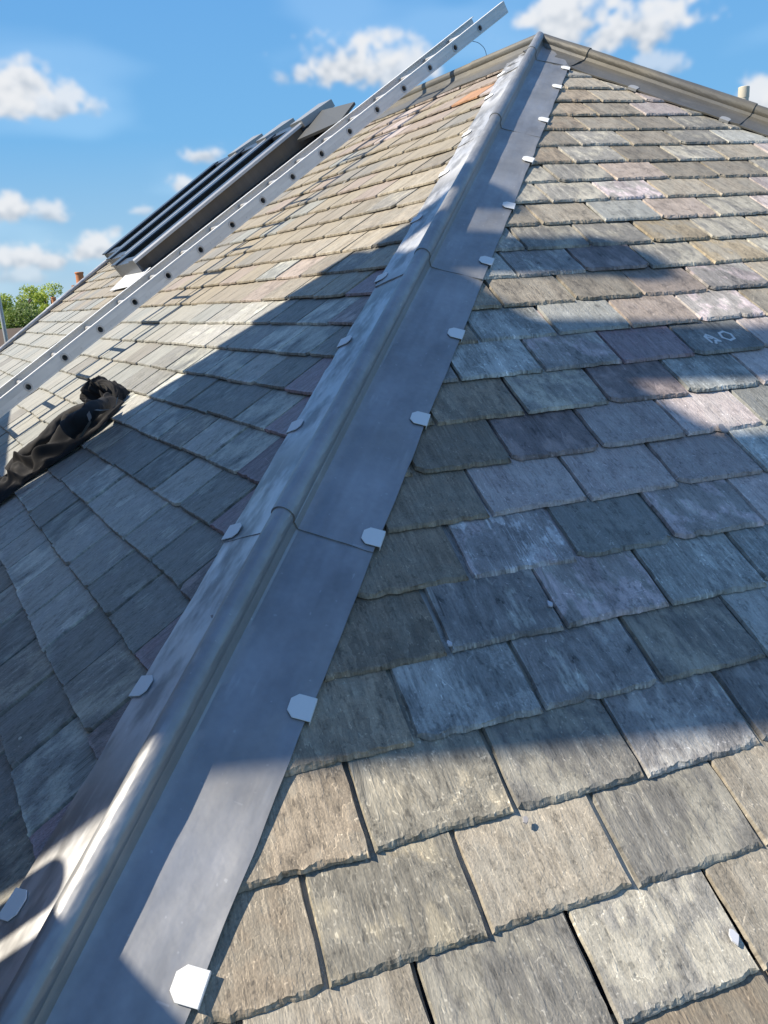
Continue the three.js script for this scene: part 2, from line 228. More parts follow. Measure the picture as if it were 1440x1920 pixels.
{ // brick walls under the eaves
  const corners = [hipEave, hip2Eave, farEaveE, farEaveL]; const ctr = V3(); corners.forEach(c => ctr.addScaledVector(c, 0.25)); const wm = std([0.28, 0.15, 0.1], 0.9); const ins = corners.map(c => c.clone().lerp(ctr, 0.05));
  for (let i = 0; i < 4; i++) { const a = ins[i], b = ins[(i + 1) % 4]; const len = Math.hypot(b.x - a.x, b.z - a.z); const g = new THREE.BoxGeometry(len, EAVE_Y - 0.15, 0.2); const w = mesh('wall', g, wm, house); w.position.set((a.x + b.x) / 2, (EAVE_Y - 0.15) / 2, (a.z + b.z) / 2); w.rotation.y = -Math.atan2(b.z - a.z, b.x - a.x); }
}

// --- slates
const THK = 0.0088;
const lay = [];    // every slate: slope, centre, tail, tone, size
const hipInR = [HIP.dot(RS.e), HIP.dot(RS.d)], hipInL = [HIP.dot(LS.e), HIP.dot(LS.d)];
const clipsR = [[0, 0, hipInR[1], -hipInR[0], 0.02], [apexR.u, apexR.v, -0.81343, 0.58166, 0.02]];                 // [u, v, nu, nv, margin]
const clipsL = [[0, 0, -hipInL[1], hipInL[0], 0.02], [0, apexL.v, 0, 1, 0.03], [farA.u, farA.v, ...(() => { const du = farB.u - farA.u, dv = farB.v - farA.v, l = Math.hypot(du, dv); return [dv / l, -du / l]; })(), 0.02]];
const WR = 1.578 * U, WL = 1.49 * U;
const vRow0 = -0.0993 * U;
const rowsR = [ // course, a joint seen in the photograph, tones from the hip outwards, which of them starts at the joint
  [-2, null, 'TT', 1], [-1, [1140, 160], 'TGT', 1], [0, [1212, 189], 'KTL', 2], [1, [1207, 213], 'KTLG', 2], [2, [1195, 241], 'KTTG', 2], [3, [1185, 270], 'TGTGBG', 2], [4, [1177, 302], 'KGTGTL', 2],
  [5, [1157, 339], 'GGQTTG', 2], [6, [1145, 375], 'GGMTTLG', 2], [7, [1132, 414], 'TTBQGLT', 2], [8, [1110, 460], 'GGGYGTG', 2], [9, [1100, 509], 'BDVGYGT', 2], [10, [1082, 566], 'KTTQMTG', 2],
  [11, [1185, 614], 'KXBQMTL', 3], [12, [1172, 685], 'DXMPNLG', 3], [13, [1148, 759], 'KGVXLLG', 2], [14, [1132, 842], 'KVLLBGT', 2], [15, [1105, 935], 'KLLLXGB', 2], [16, [1080, 1042], 'KRBMLGD', 2],
  [17, [1055, 1168], 'KDMXXBG', 2], [18, [1020, 1330], 'KWDGBXG', 2], [19, [970, 1525], 'KCGDDGT', 2], [20, [925, 1765], 'KFTGTCT', 2], [21, [1110, 1815], 'KTGGTCT', 3], [22, null, 'KTGTGTC', 2], [23, null, 'KGTGTGC', 2]];
const half = WR; const rr = rng(5);
for (const [k, jp, tones, idx] of rowsR) {
  const v = vRow0 + k * U; let uj; if (jp) { const q = onPlane(RS, jp[0], jp[1]); uj = q.u; } else uj = (k % 2 ? 0.5 : 0) * half - 2.2 * half;
  const hipU = v * hipInR[0] / hipInR[1]; const lim = apexR.u + 0.58166 / 0.81343 * (v - apexR.v);
  for (let i = -12; i < 24; i++) { const uc = uj + (i + 0.5) * half; if (uc + half / 2 < hipU - 0.04 || uc - half / 2 > lim + 0.1) continue; const ti = idx + i; let tone = ti >= 0 && ti < tones.length ? tones[ti] : (ti < 0 ? 'K' : 'TGLTGXQGT'[Math.floor(rr() * 9)]); if (ti >= tones.length && k > 8 && k < 19) tone = 'LGXBLVD'[Math.floor(rr() * 7)];
    lay.push({ sl: RS, side: 'R', k, uc: uc + (rr() - 0.5) * 0.003, v: v + (rr() - 0.5) * 0.004, w: half - 0.004 - rr() * 0.003, tone, seed: Math.floor(rr() * 1e6) }); }
}
const rowsL = 28; const jL = onPlane(LS, 345, 942).u; const rl = rng(9);
for (let k = -5; k <= 22; k++) {
  const v = (18.124 - 0.99 * k) * U; const hipU = v * hipInL[0] / hipInL[1]; const off = jL + ((k - 3) % 2 ? 0.5 : 0) * WL + (k === 3 ? 0 : (rl() - 0.5) * 0.25 * WL);
  for (let i = -45; i < 30; i++) { const uc = off + (i + 0.5) * WL; if (uc - WL / 2 > hipU + 0.04 || uc + WL / 2 < farU(v) - 0.1) continue;
    const nearHip = uc > hipU - 1.18 * U / Math.abs(hipInL[1]) - WL * 0.12 + 0.5 * U * hipInL[0] / hipInL[1] * -1; const top = v < -0.5 * U; let tone; const q = rl();
    if (nearHip && k < 11) tone = q < 0.3 ? 'P' : q < 0.7 ? 'V' : q < 0.85 ? 'L' : 'S'; else if (top && -uc < 14 * U) tone = q < 0.42 ? 'Q' : q < 0.5 ? 'O' : q < 0.85 ? 'E' : 'L'; else if (k < 9) tone = q < 0.55 ? 'S' : q < 0.78 ? 'H' : q < 0.93 ? 'B' : 'G'; else tone = q < 0.47 ? 'E' : q < 0.76 ? 'T' : q < 0.90 ? 'G' : q < 0.95 ? 'Q' : 'H';
    lay.push({ sl: LS, side: 'L', k, uc: uc + (rl() - 0.5) * 0.006, v: v + (rl() - 0.5) * 0.007, w: WL - 0.003 - rl() * 0.005, tone, seed: Math.floor(rl() * 1e6) }); }
}
{ // the one slate with orange tint near the ridge
  const q = onPlane(LS, 862, 195); let best, bd = 9; for (const s of lay) if (s.side === 'L') { const d = Math.hypot(s.uc - q.u, s.v - U * 0.5 - q.v); if (d < bd) { bd = d; best = s; } if (s.tone === 'O') s.tone = 'Q'; } best.tone = 'O';
}
const LEN = U * 2.12;
for (const s of lay) { // how large it shows in the photograph
  const p = [at(s.sl, s.uc - s.w / 2, s.v), at(s.sl, s.uc + s.w / 2, s.v), at(s.sl, s.uc + s.w / 2, s.v - U), at(s.sl, s.uc - s.w / 2, s.v - U)].map(toPx); s.area = 0; s.keep = true;
  if (p.every(Boolean)) { let a = 0, inside = 0; for (let i = 0; i < 4; i++) { const A = p[i], B = p[(i + 1) % 4]; a += A[0] * B[1] - B[0] * A[1]; if (A[0] > -20 && A[0] < 1460 && A[1] > -20 && A[1] < 1940) inside++; } s.area = inside ? Math.abs(a) / 2 * inside / 4 : 0; }
}
const mm = new Map(); const variants = {};
const order = lay.slice().sort((a, b) => b.area - a.area); const singles = new Set(order.filter(s => s.area > 0).slice(0, 300));
const stuffGeo = { R: [], L: [] };
const pickMat = s => { const l = slateMats[s.tone] ?? slateMats.G; return l[s.seed % l.length]; };
for (const s of lay) {
  const clips = s.side === 'R' ? clipsR : clipsL; const single = singles.has(s); const rough = s.side === 'R' ? 1 : 0.75;
  const needs = clips.filter(([u, v, nu, nv, mg]) => { for (const [x, y] of [[-s.w / 2, 0.01], [s.w / 2, 0.01], [s.w / 2, -LEN], [-s.w / 2, -LEN]]) if ((s.uc + x - u) * nu + (s.v + y - v) * nv < mg) return true; return false; });
  const th = THK * (0.8 + 0.5 * vn(s.seed, 3, 1)) * (s.side === 'R' ? 1 : 0.8);
  const flip = s.seed % 2 === 1 && s.tone !== 'N'; let geo;
  const col = single ? null : TONES[s.tone].base.map(c => c * 1.28);
  const vkey = `${s.side}${s.seed % 24}${flip}`;
  const base = () => slateOutline(s.seed % 24 + (s.side === 'R' ? 100 : 300), (s.side === 'R' ? WR - 0.0095 : WL - 0.0115), LEN, rough);
  if (single && !needs.length) geo = variants[vkey] ??= slateGeometry(base(), THK, s.seed % 24, s.w, flip, null, s.side === 'R' ? 1 : 0.4);
  else { let pts = base(); for (const [u, v, nu, nv, mg] of needs) pts = clipPoly(pts, (u + nu * mg) - s.uc, -((v + nv * mg) - s.v), nu, -nv); if (pts.length < 3) continue; let A = 0; for (let i = 0; i < pts.length; i++) { const a = pts[i], b = pts[(i + 1) % pts.length]; A += a[0] * b[1] - b[0] * a[1]; } if (A < 4e-5) continue; geo = slateGeometry(pts, THK, s.seed % 24, s.w, flip, col, s.side === 'R' ? 1 : 0.4); }
  const tilt = (THK + (s.side === 'R' ? 0.0030 : 0.0042) + (vn(s.seed, 9, 2) - 0.5) * 0.002) / U, yaw = (vn(s.seed, 4, 4) - 0.5) * 0.02, lean = (vn(s.seed, 5, 4) - 0.5) * 0.016;
  const x = s.sl.e.clone(), y = s.sl.d.clone().negate(), z = s.sl.n.clone();
  const m = new THREE.Matrix4().makeBasis(x, y, z); const R = new THREE.Matrix4().makeRotationFromEuler(new THREE.Euler(-Math.atan(tilt), lean, yaw)); m.multiply(R); m.setPosition(at(s.sl, s.uc, s.v, 0.0035 + (vn(s.seed, 8, 2)) * 0.004));
  if (single) { const o = mesh('slate', geo, pickMat(s), s.side === 'R' ? slopeR : slopeL); m.decompose(o.position, o.quaternion, o.scale); if (s.tone === 'N') { o.userData.label = 'dark slate with a chalked N and O'; } if (s.tone === 'O') o.userData.label = 'orange tinted slate'; }
  else { const g = geo.clone(); g.applyMatrix4(m); stuffGeo[s.side].push(g); }
}
for (const k of ['R', 'L']) if (stuffGeo[k].length) { const o = mesh('far_slates', mergeGeometries(stuffGeo[k]), stuffSlateMat, k === 'R' ? slopeR : slopeL); o.userData.kind = 'stuff'; }

// ------------------------------------------------------------------ lead on the hips and the ridge
const tiled = f => (x, y) => { const bx = sst(0.72, 1, x), by = sst(0.72, 1, y); let c = f(x, y); const mix = (p, q, t) => p.map((v, k) => lerp(v, q[k], t)); if (bx > 0) c = mix(c, f(x - 1, y), bx); if (by > 0) { let d = f(x, y - 1); if (bx > 0) d = mix(d, f(x - 1, y - 1), bx); c = mix(c, d, by); } return c; };
const leadTex = (s, tint, warm, smearSheen) => texFrom(640, 640, tiled((x, y) => { const a = fbm(x * 6, y * 3, s, 5), b = fbm(x * 40, y * 5, s + 9, 3), c = fbm(x * 22, y * 22, s + 20, 3), d = fbm(x * 90, y * 90, s + 31, 2); const v = 1 + 0.30 * (a - 0.5) * 2 + 0.10 * (b - 0.5) * 2 + 0.10 * (c - 0.5) * 2 + 0.05 * (d - 0.5) * 2 + (vn(x * 70, y * 70, s + 55) > 0.965 ? 0.25 : 0); const w = warm * sst(0.4, 0.75, fbm(x * 5 + 4, y * 2, s + 77, 4)); const oxSheen = 0.38 * sst(0.60, 0.72, fbm(x * 9 + 2, y * 2.2, s + 91, 5) * 0.7 + fbm(x * 70, y * 12, s + 95, 3) * 0.3) + (smearSheen && x < 0.235 ? 0.8 * sst(0.34, 0.62, fbm(x * 17 + y * 4, y * 6 - x * 3, s + 120, 5) * 0.8 + fbm(x * 90, y * 26, s + 130, 3) * 0.2) : 0);  return [tint[0] * (v + oxSheen) * (1 + w * 0.35), tint[1] * (v + oxSheen) * (1 + w * 0.18), tint[2] * (v + oxSheen) * (1 - w * 0.15)]; }));  // left wing smears: oxide, plus its sky sheen put into the colour
const leadRough = texFrom(512, 512, tiled((x, y) => { const a = fbm(x * 7, y * 3.5, 400, 5), b = fbm(x * 60, y * 8, 410, 3); const r = 0.36 + 0.36 * a + 0.14 * b; return [r, r, r]; }), false);
const leadBump = texFrom(512, 512, tiled((x, y) => { const v = 0.6 * fbm(x * 8, y * 5, 450, 4) + 0.25 * fbm(x * 60, y * 10, 460, 3) + 0.15 * fbm(x * 150, y * 150, 470, 2); return [v, v, v]; }), false);
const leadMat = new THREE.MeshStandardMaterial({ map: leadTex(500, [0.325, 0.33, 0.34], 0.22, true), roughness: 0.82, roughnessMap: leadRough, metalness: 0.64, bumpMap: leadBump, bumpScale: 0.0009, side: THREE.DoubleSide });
const oldLeadMat = new THREE.MeshStandardMaterial({ map: leadTex(600, [0.15, 0.146, 0.136], 0.35), roughness: 0.8, roughnessMap: leadRough, metalness: 0.45, bumpMap: leadBump, bumpScale: 0.0009, side: THREE.DoubleSide });
const clipMat = new THREE.MeshStandardMaterial({ color: new THREE.Color().setRGB(0.7, 0.71, 0.72), roughness: 0.55, metalness: 0.0, bumpMap: leadBump, bumpScale: 0.0006 });
const oldClipMat = std([0.36, 0.37, 0.38], 0.5, 0.3);
function leadRun(origin, dir, nA, nB, w, rollR = 0.0245, rollC = 0.0425) {
  const inPlane = (n, other) => { const l = V3().crossVectors(n, dir).normalize(); if (l.dot(other) > 0) l.negate(); return l; };
  const lA = inPlane(nA, nB), lB = inPlane(nB, nA), up = nA.clone().add(nB).normalize(), sideV = V3().crossVectors(up, dir).normalize(); if (sideV.dot(lB) < 0) sideV.negate();
  const prof = []; let acc = 0; const P = (v, n, wing) => prof.push({ v, n, wing });
  const steps = [1, 0.96, 0.88, 0.78, 0.66, 0.54, 0.42, 0.31, 0.2, 0.1]; const ca = lB.dot(sideV), neck = rollR * 0.74, inner = neck / ca + 0.004, lift = 0.0085;
  const wall = (l, n, sg) => { const foot = l.clone().multiplyScalar(neck / ca).addScaledVector(n, lift), head = sideV.clone().multiplyScalar(sg * rollR * 0.755).addScaledVector(up, rollC - rollR * 0.656); const nn = sideV.clone().multiplyScalar(sg); return [0.15, 0.5, 0.85].map(t => [foot.clone().lerp(head, t), nn]); };
  for (const t of steps) P(lA.clone().multiplyScalar(inner + (w - inner) * t).addScaledVector(nA, lift), nA.clone(), t);
  P(lA.clone().multiplyScalar(inner).addScaledVector(nA, lift + 0.0006), nA.clone(), 0);
  for (const [v, n] of wall(lA, nA, -1)) P(v, n, -1);
  for (let a = 221; a >= -41.1; a -= 262 / 22) { const th = a * Math.PI / 180, r = sideV.clone().multiplyScalar(Math.cos(th)).addScaledVector(up, Math.sin(th)); P(up.clone().multiplyScalar(rollC).addScaledVector(r, rollR), r, -1); }
  for (const [v, n] of wall(lB, nB, 1).reverse()) P(v, n, -1);
  P(lB.clone().multiplyScalar(inner).addScaledVector(nB, lift + 0.0006), nB.clone(), 0);
  for (const t of steps.slice().reverse()) P(lB.clone().multiplyScalar(inner + (w - inner) * t).addScaledVector(nB, lift), nB.clone(), t);
  for (let i = 0; i < prof.length; i++) { if (i) acc += prof[i].v.distanceTo(prof[i - 1].v); prof[i].l = acc; }
  return { origin, dir, prof, lA, lB, nA, nB, w, up };
}
function leadSheet(run, s0, s1, seed, mat, raise = 0.0034, wob = 1) {          // s0 upper end (under the next), s1 lower end (lapping)
  const n = Math.max(4, Math.round((s1 - s0) / 0.018)), m = run.prof.length, pos = [], uv = [], idx = [];
  const put = (p, u, v) => { pos.push(p.x, p.y, p.z); uv.push(u, v); };
  const P = (i, j, drop = 0) => { const pr = run.prof[j], t = i / n; let s = lerp(s0, s1, t); const h = raise * t * t; let disp = 0; const p = run.origin.clone();
    const lat = pr.l; if (pr.wing > 0) disp = (fbm(s * 5 + seed, lat * 9, seed, 3) - 0.5) * 0.007 * wob * Math.min(1, pr.wing * 3) + - 0.006 * wob * Math.pow(Math.max(0, fbm(s * 11 + 3, lat * 26, seed + 60, 2) - 0.62), 1) * 4 * 0.3 + (pr.wing >= 0.95 ? (fbm(s * 16, 7, seed + 3, 2) - 0.5) * 0.004 * wob : 0); else if (pr.wing < 0) disp = (fbm(s * 5, j * 0.12, seed + 8, 2) - 0.5) * 0.0016 * wob;
    if (i === n) s += (fbm(lat * 14, 3, seed + 5, 2) - 0.5) * 0.008; p.addScaledVector(run.dir, s).add(pr.v).addScaledVector(pr.n, h + disp - drop);
    if (pr.wing === 1) p.addScaledVector(j < m / 2 ? run.lA : run.lB, (fbm(s * 9, j, seed + 30, 2) - 0.5) * 0.006 * wob); return [p, lat / 0.9, s / 0.9]; };
  for (let i = 0; i <= n; i++) { const rowP = []; for (let j = 0; j < m; j++) rowP.push(P(i, j)); const a = P(i, 0, 0.007), b = P(i, m - 1, 0.007); put(...a); for (const r of rowP) put(...r); put(...b); }
  const M = m + 2; put; { const t0 = pos.length / 3; for (let j = 0; j < M; j++) { const jj = Math.min(m - 1, Math.max(0, j - 1)); put(...P(n, jj, 0.0040)); } const t1 = pos.length / 3; for (let j = 0; j < M; j++) { const o = (n * M + j) * 3; pos.push(pos[o], pos[o + 1], pos[o + 2]); uv.push(uv[(n * M + j) * 2], uv[(n * M + j) * 2 + 1]); } for (let j = 0; j < M - 1; j++) idx.push(t1 + j, t0 + j, t1 + j + 1, t1 + j + 1, t0 + j, t0 + j + 1); }
  for (let i = 0; i < n; i++) for (let j = 0; j < M - 1; j++) { const a = i * M + j, b = a + 1, c = a + M, d = c + 1; idx.push(a, c, b, b, c, d); }
  return toCreasedNormals(geoFrom(pos, idx, uv), 0.42);
}
const WW = 1.18 * U;
const hipRun = leadRun(O, HIP, LS.n, RS.n, WW);
const laps = [-5.95, -4.11, 2.22, 10.09, 17.55, 24.9, 28.4];
const hipSheets = [];
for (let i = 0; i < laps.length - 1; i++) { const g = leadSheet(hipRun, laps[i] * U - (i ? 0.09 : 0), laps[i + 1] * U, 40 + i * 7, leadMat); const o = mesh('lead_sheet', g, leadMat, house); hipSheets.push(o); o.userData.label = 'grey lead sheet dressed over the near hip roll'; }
function clipGeometry(seed) { const w = 0.048, l = 0.045, c = 0.012; const sh = new THREE.Shape(); sh.moveTo(-w / 2 + c, 0); sh.lineTo(w / 2 - c, 0); sh.lineTo(w / 2, c); sh.lineTo(w / 2, l); sh.lineTo(-w / 2, l); sh.lineTo(-w / 2, c); sh.closePath(); const g = new THREE.ExtrudeGeometry(sh, { depth: 0.0012, bevelEnabled: true, bevelThickness: 0.0005, bevelSize: 0.0006, bevelSegments: 1 });
  const fold = new THREE.BoxGeometry(w, 0.0016, 0.013); fold.translate(0, l + 0.0004, -0.0055); const g2 = mergeGeometries([g.toNonIndexed(), fold.toNonIndexed()]); return g2; }
const clipGeo = clipGeometry();
{
  const rc = rng(31); const sR = [-3.9, -1.99, 0.97, 3.83, 6.65, 9.35, 12.14, 14.69, 17.33, 20.0, 22.81, 25.5], sL = [-4.3, -1.99, 1.28, 4.12, 6.89, 9.75, 12.23, 14.85, 17.36, 20.0, 22.57, 25.2];
  for (const [list, l, n] of [[sR, hipRun.lB, RS.n], [sL, hipRun.lA, LS.n]]) for (const s of list) { let k = 0; while (k < laps.length - 2 && s > laps[k + 1]) k++; const o = mesh('clip', clipGeo, clipMat, hipSheets[k]); const t = (s - laps[k]) / (laps[k + 1] - laps[k]); const z = n.clone(), y = l.clone(), x = V3().crossVectors(y, z); const rot = (rc() - 0.5) * 0.16; const xx = x.clone().multiplyScalar(Math.cos(rot)).addScaledVector(y, Math.sin(rot)), yy = V3().crossVectors(z, xx);
    const p = O.clone().addScaledVector(HIP, s * U).addScaledVector(l, WW - 0.038 + (rc() - 0.5) * 0.006).addScaledVector(n, 0.0118 + 0.0034 * t * t); basisMesh(o, p, xx, yy, z); o.userData.label = 'pale metal clip folded over the lead edge'; }
}
// ridge and the other hip, older lead
const ridgeRun = leadRun(APEX, ridgeDir, LS.n, EN, WW * 1.02, 0.03, 0.036), hip2Run = leadRun(APEX, HIP2, RS.n, EN, WW, 0.029, 0.033);
{ const rl_ = [0, 3.6, 11, 18, 25, 32, RIDGE_END.distanceTo(APEX) / U]; for (let i = 0; i < rl_.length - 1; i++) { const o = mesh('lead_sheet', leadSheet(ridgeRun, rl_[i] * U - (i ? 0.08 : -0.0), rl_[i + 1] * U, 90 + i * 5, oldLeadMat, 0.004), oldLeadMat, house); o.userData.label = 'weathered lead sheet over the ridge'; }
  const hl = [0, 1.75, 7.4, 14, 21, 28, 35]; for (let i = 0; i < hl.length - 1; i++) { const o = mesh('lead_sheet', leadSheet(hip2Run, hl[i] * U - (i ? 0.08 : 0), hl[i + 1] * U, 140 + i * 5, oldLeadMat, 0.0045), oldLeadMat, house); o.userData.label = 'weathered lead sheet over the far hip roll'; if (i) { for (const s of [hl[i] + 2.2, hl[i] + 5.2]) { const c = mesh('clip', clipGeo, oldClipMat, o); const l = hip2Run.lA, n = RS.n; basisMesh(c, APEX.clone().addScaledVector(HIP2, s * U).addScaledVector(l, WW - 0.038).addScaledVector(n, 0.0118), V3().crossVectors(l, n), l, n); } } }
  const cap = new THREE.SphereGeometry(0.034, 20, 14); const c = mesh('lead_cap', cap, oldLeadMat, house); c.position.copy(APEX).addScaledVector(V3(0, 1, 0), 0.034); c.scale.set(1, 0.85, 1);
  const fh = at(LS, farU(vEaveL), vEaveL).sub(RIDGE_END).normalize(); let fn = V3().crossVectors(fh, V3(0, 0, 1)).normalize(); const farN = V3().crossVectors(fh, farEaveE.clone().sub(RIDGE_END)).normalize(); if (farN.y < 0) farN.negate();
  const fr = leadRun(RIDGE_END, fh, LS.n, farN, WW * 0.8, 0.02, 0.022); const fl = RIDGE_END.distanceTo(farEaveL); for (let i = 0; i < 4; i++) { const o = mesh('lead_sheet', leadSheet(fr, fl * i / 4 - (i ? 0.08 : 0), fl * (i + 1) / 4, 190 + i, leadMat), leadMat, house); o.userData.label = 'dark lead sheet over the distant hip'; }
}

// ------------------------------------------------------------------ roof windows on the side slope
{
  const fm = std([0.075, 0.09, 0.115], 0.35, 0.5), sideM = new THREE.MeshStandardMaterial({ map: leadTex(700, [0.16, 0.14, 0.122], 0.5), roughness: 0.7, metalness: 0.25 }), pane = new THREE.MeshPhysicalMaterial({ color: new THREE.Color().setRGB(0.03, 0.04, 0.055), roughness: 0.12, metalness: 0, clearcoat: 1, clearcoatRoughness: 0.03 }), edge = std([0.5, 0.52, 0.55], 0.4, 0.5), hoodM = std([0.34, 0.345, 0.35], 0.42, 0.5), saddleM = std([0.1, 0.105, 0.11], 0.5, 0.5), apronM = std([0.55, 0.57, 0.6], 0.6, 0.1);
  const e = ridgeDir, d = LS.d, n = LS.n; const L = (u, v, h) => O.clone().addScaledVector(e, u * U).addScaledVector(d, v * U).addScaledVector(n, h * U);
  const slab = (a, b, c, dd, th, nn) => { const P = [a, b, c, dd], Q = P.map(p => p.clone().addScaledVector(nn, -th)); const pos = [], idx = []; for (const p of [...P, ...Q]) pos.push(p.x, p.y, p.z); const quad = (i, j, k, l) => idx.push(i, j, k, i, k, l); quad(0, 1, 2, 3); quad(7, 6, 5, 4); for (let i = 0; i < 4; i++) { const j = (i + 1) % 4; quad(j, i, i + 4, j + 4); } const g = geoFrom(pos, idx).toNonIndexed(); g.computeVertexNormals(); const uv = []; for (let i = 0; i < g.attributes.position.count; i++) { const p = V3().fromBufferAttribute(g.attributes.position, i); uv.push(p.dot(e) / 0.6, p.dot(d) / 0.6); } g.setAttribute('uv', new THREE.Float32BufferAttribute(uv, 2)); return g; };
  const spec = [[19.3, 6.6], [23.7, 5.6], [28.0, 4.6]];
  spec.forEach(([u0, vb], i) => {
    const wn = mesh('roof_window', slab(L(u0 + .35, vb - .3, .62), L(u0 + 3.65, vb - .3, .62), L(u0 + 3.65, -4.5, .85), L(u0 + .35, -4.5, .85), 0.012, n), pane, house); wn.userData.label = ['roof window behind the ladder, its brown lead side facing the hip', 'middle roof window of the three in a row', 'roof window at the end of the row by the distant hip'][i];
    const ht = v => lerp(.75, 1.03, (vb - v) / (vb + 4.6));
    mesh('side_upstand', slab(L(u0, vb, ht(vb)), L(u0 + .3, vb, ht(vb)), L(u0 + .3, -4.6, ht(-4.6)), L(u0, -4.6, ht(-4.6)), 0.16, n), sideM, wn);
    mesh('side_upstand', slab(L(u0 + 3.7, vb, ht(vb)), L(u0 + 4.0, vb, ht(vb)), L(u0 + 4.0, -4.6, ht(-4.6)), L(u0 + 3.7, -4.6, ht(-4.6)), 0.16, n), sideM, wn);
    mesh('frame_rail', slab(L(u0 - .12, vb + .15, ht(vb) + .09), L(u0 + .75, vb + .15, ht(vb) + .09), L(u0 + .75, -4.5, ht(-4.6) + .09), L(u0 - .12, -4.5, ht(-4.6) + .09), 0.012, n), fm, wn);
    mesh('frame_rail', slab(L(u0 + 3.3, vb + .15, ht(vb) + .09), L(u0 + 4.15, vb + .15, ht(vb) + .09), L(u0 + 4.15, -4.5, ht(-4.6) + .09), L(u0 + 3.3, -4.5, ht(-4.6) + .09), 0.012, n), fm, wn);
    mesh('edge_trim', slab(L(u0 - .2, vb + .15, ht(vb) + .05), L(u0 - .125, vb + .15, ht(vb) + .12), L(u0 - .125, -4.5, ht(-4.6) + .12), L(u0 - .2, -4.5, ht(-4.6) + .05), 0.02, n), edge, wn);
    mesh('frame_rail', slab(L(u0, vb + .1, ht(vb)), L(u0 + 4, vb + .1, ht(vb)), L(u0 + 4, vb - .5, ht(vb)), L(u0, vb - .5, ht(vb)), 0.12, n), fm, wn);
    mesh('top_hood', slab(L(u0 - .35, -4.25, ht(-4.6) + .2), L(u0 + .95, -4.25, ht(-4.6) + .2), L(u0 + .95, -6.3, 1.2), L(u0 - .35, -6.3, 1.14), 0.06, n), hoodM, wn); mesh('top_rail', slab(L(u0 - .1, -4.2, ht(-4.6) + .02), L(u0 + 4.1, -4.2, ht(-4.6) + .02), L(u0 + 4.1, -4.9, ht(-4.6) + .02), L(u0 - .1, -4.9, ht(-4.6) + .02), 0.12, n), fm, wn);
  });
  const near = house.children.find(c => c.name === 'roof_window');
  mesh('apron', slab(L(18.4, 7.7, .12), L(22.0, 7.9, .12), L(22.6, 6.4, .2), L(18.7, 6.4, .2), 0.004, n), apronM, near);
  mesh('lead_saddle', slab(L(15.6, -4.1, .5), L(18.95, -3.5, .62), L(18.95, -5.5, 1.0), L(15.3, -5.1, .8), 0.02, n), saddleM, near);
  for (let i = 0; i < 11; i++) mesh('soaker', slab(L(18.75, 6.4 - i * .99, .12), L(19.28, 6.4 - i * .99, .16), L(19.28, 5.45 - i * .99, .16), L(18.75, 5.45 - i * .99, .10), 0.004, n), deckMat, near);
}

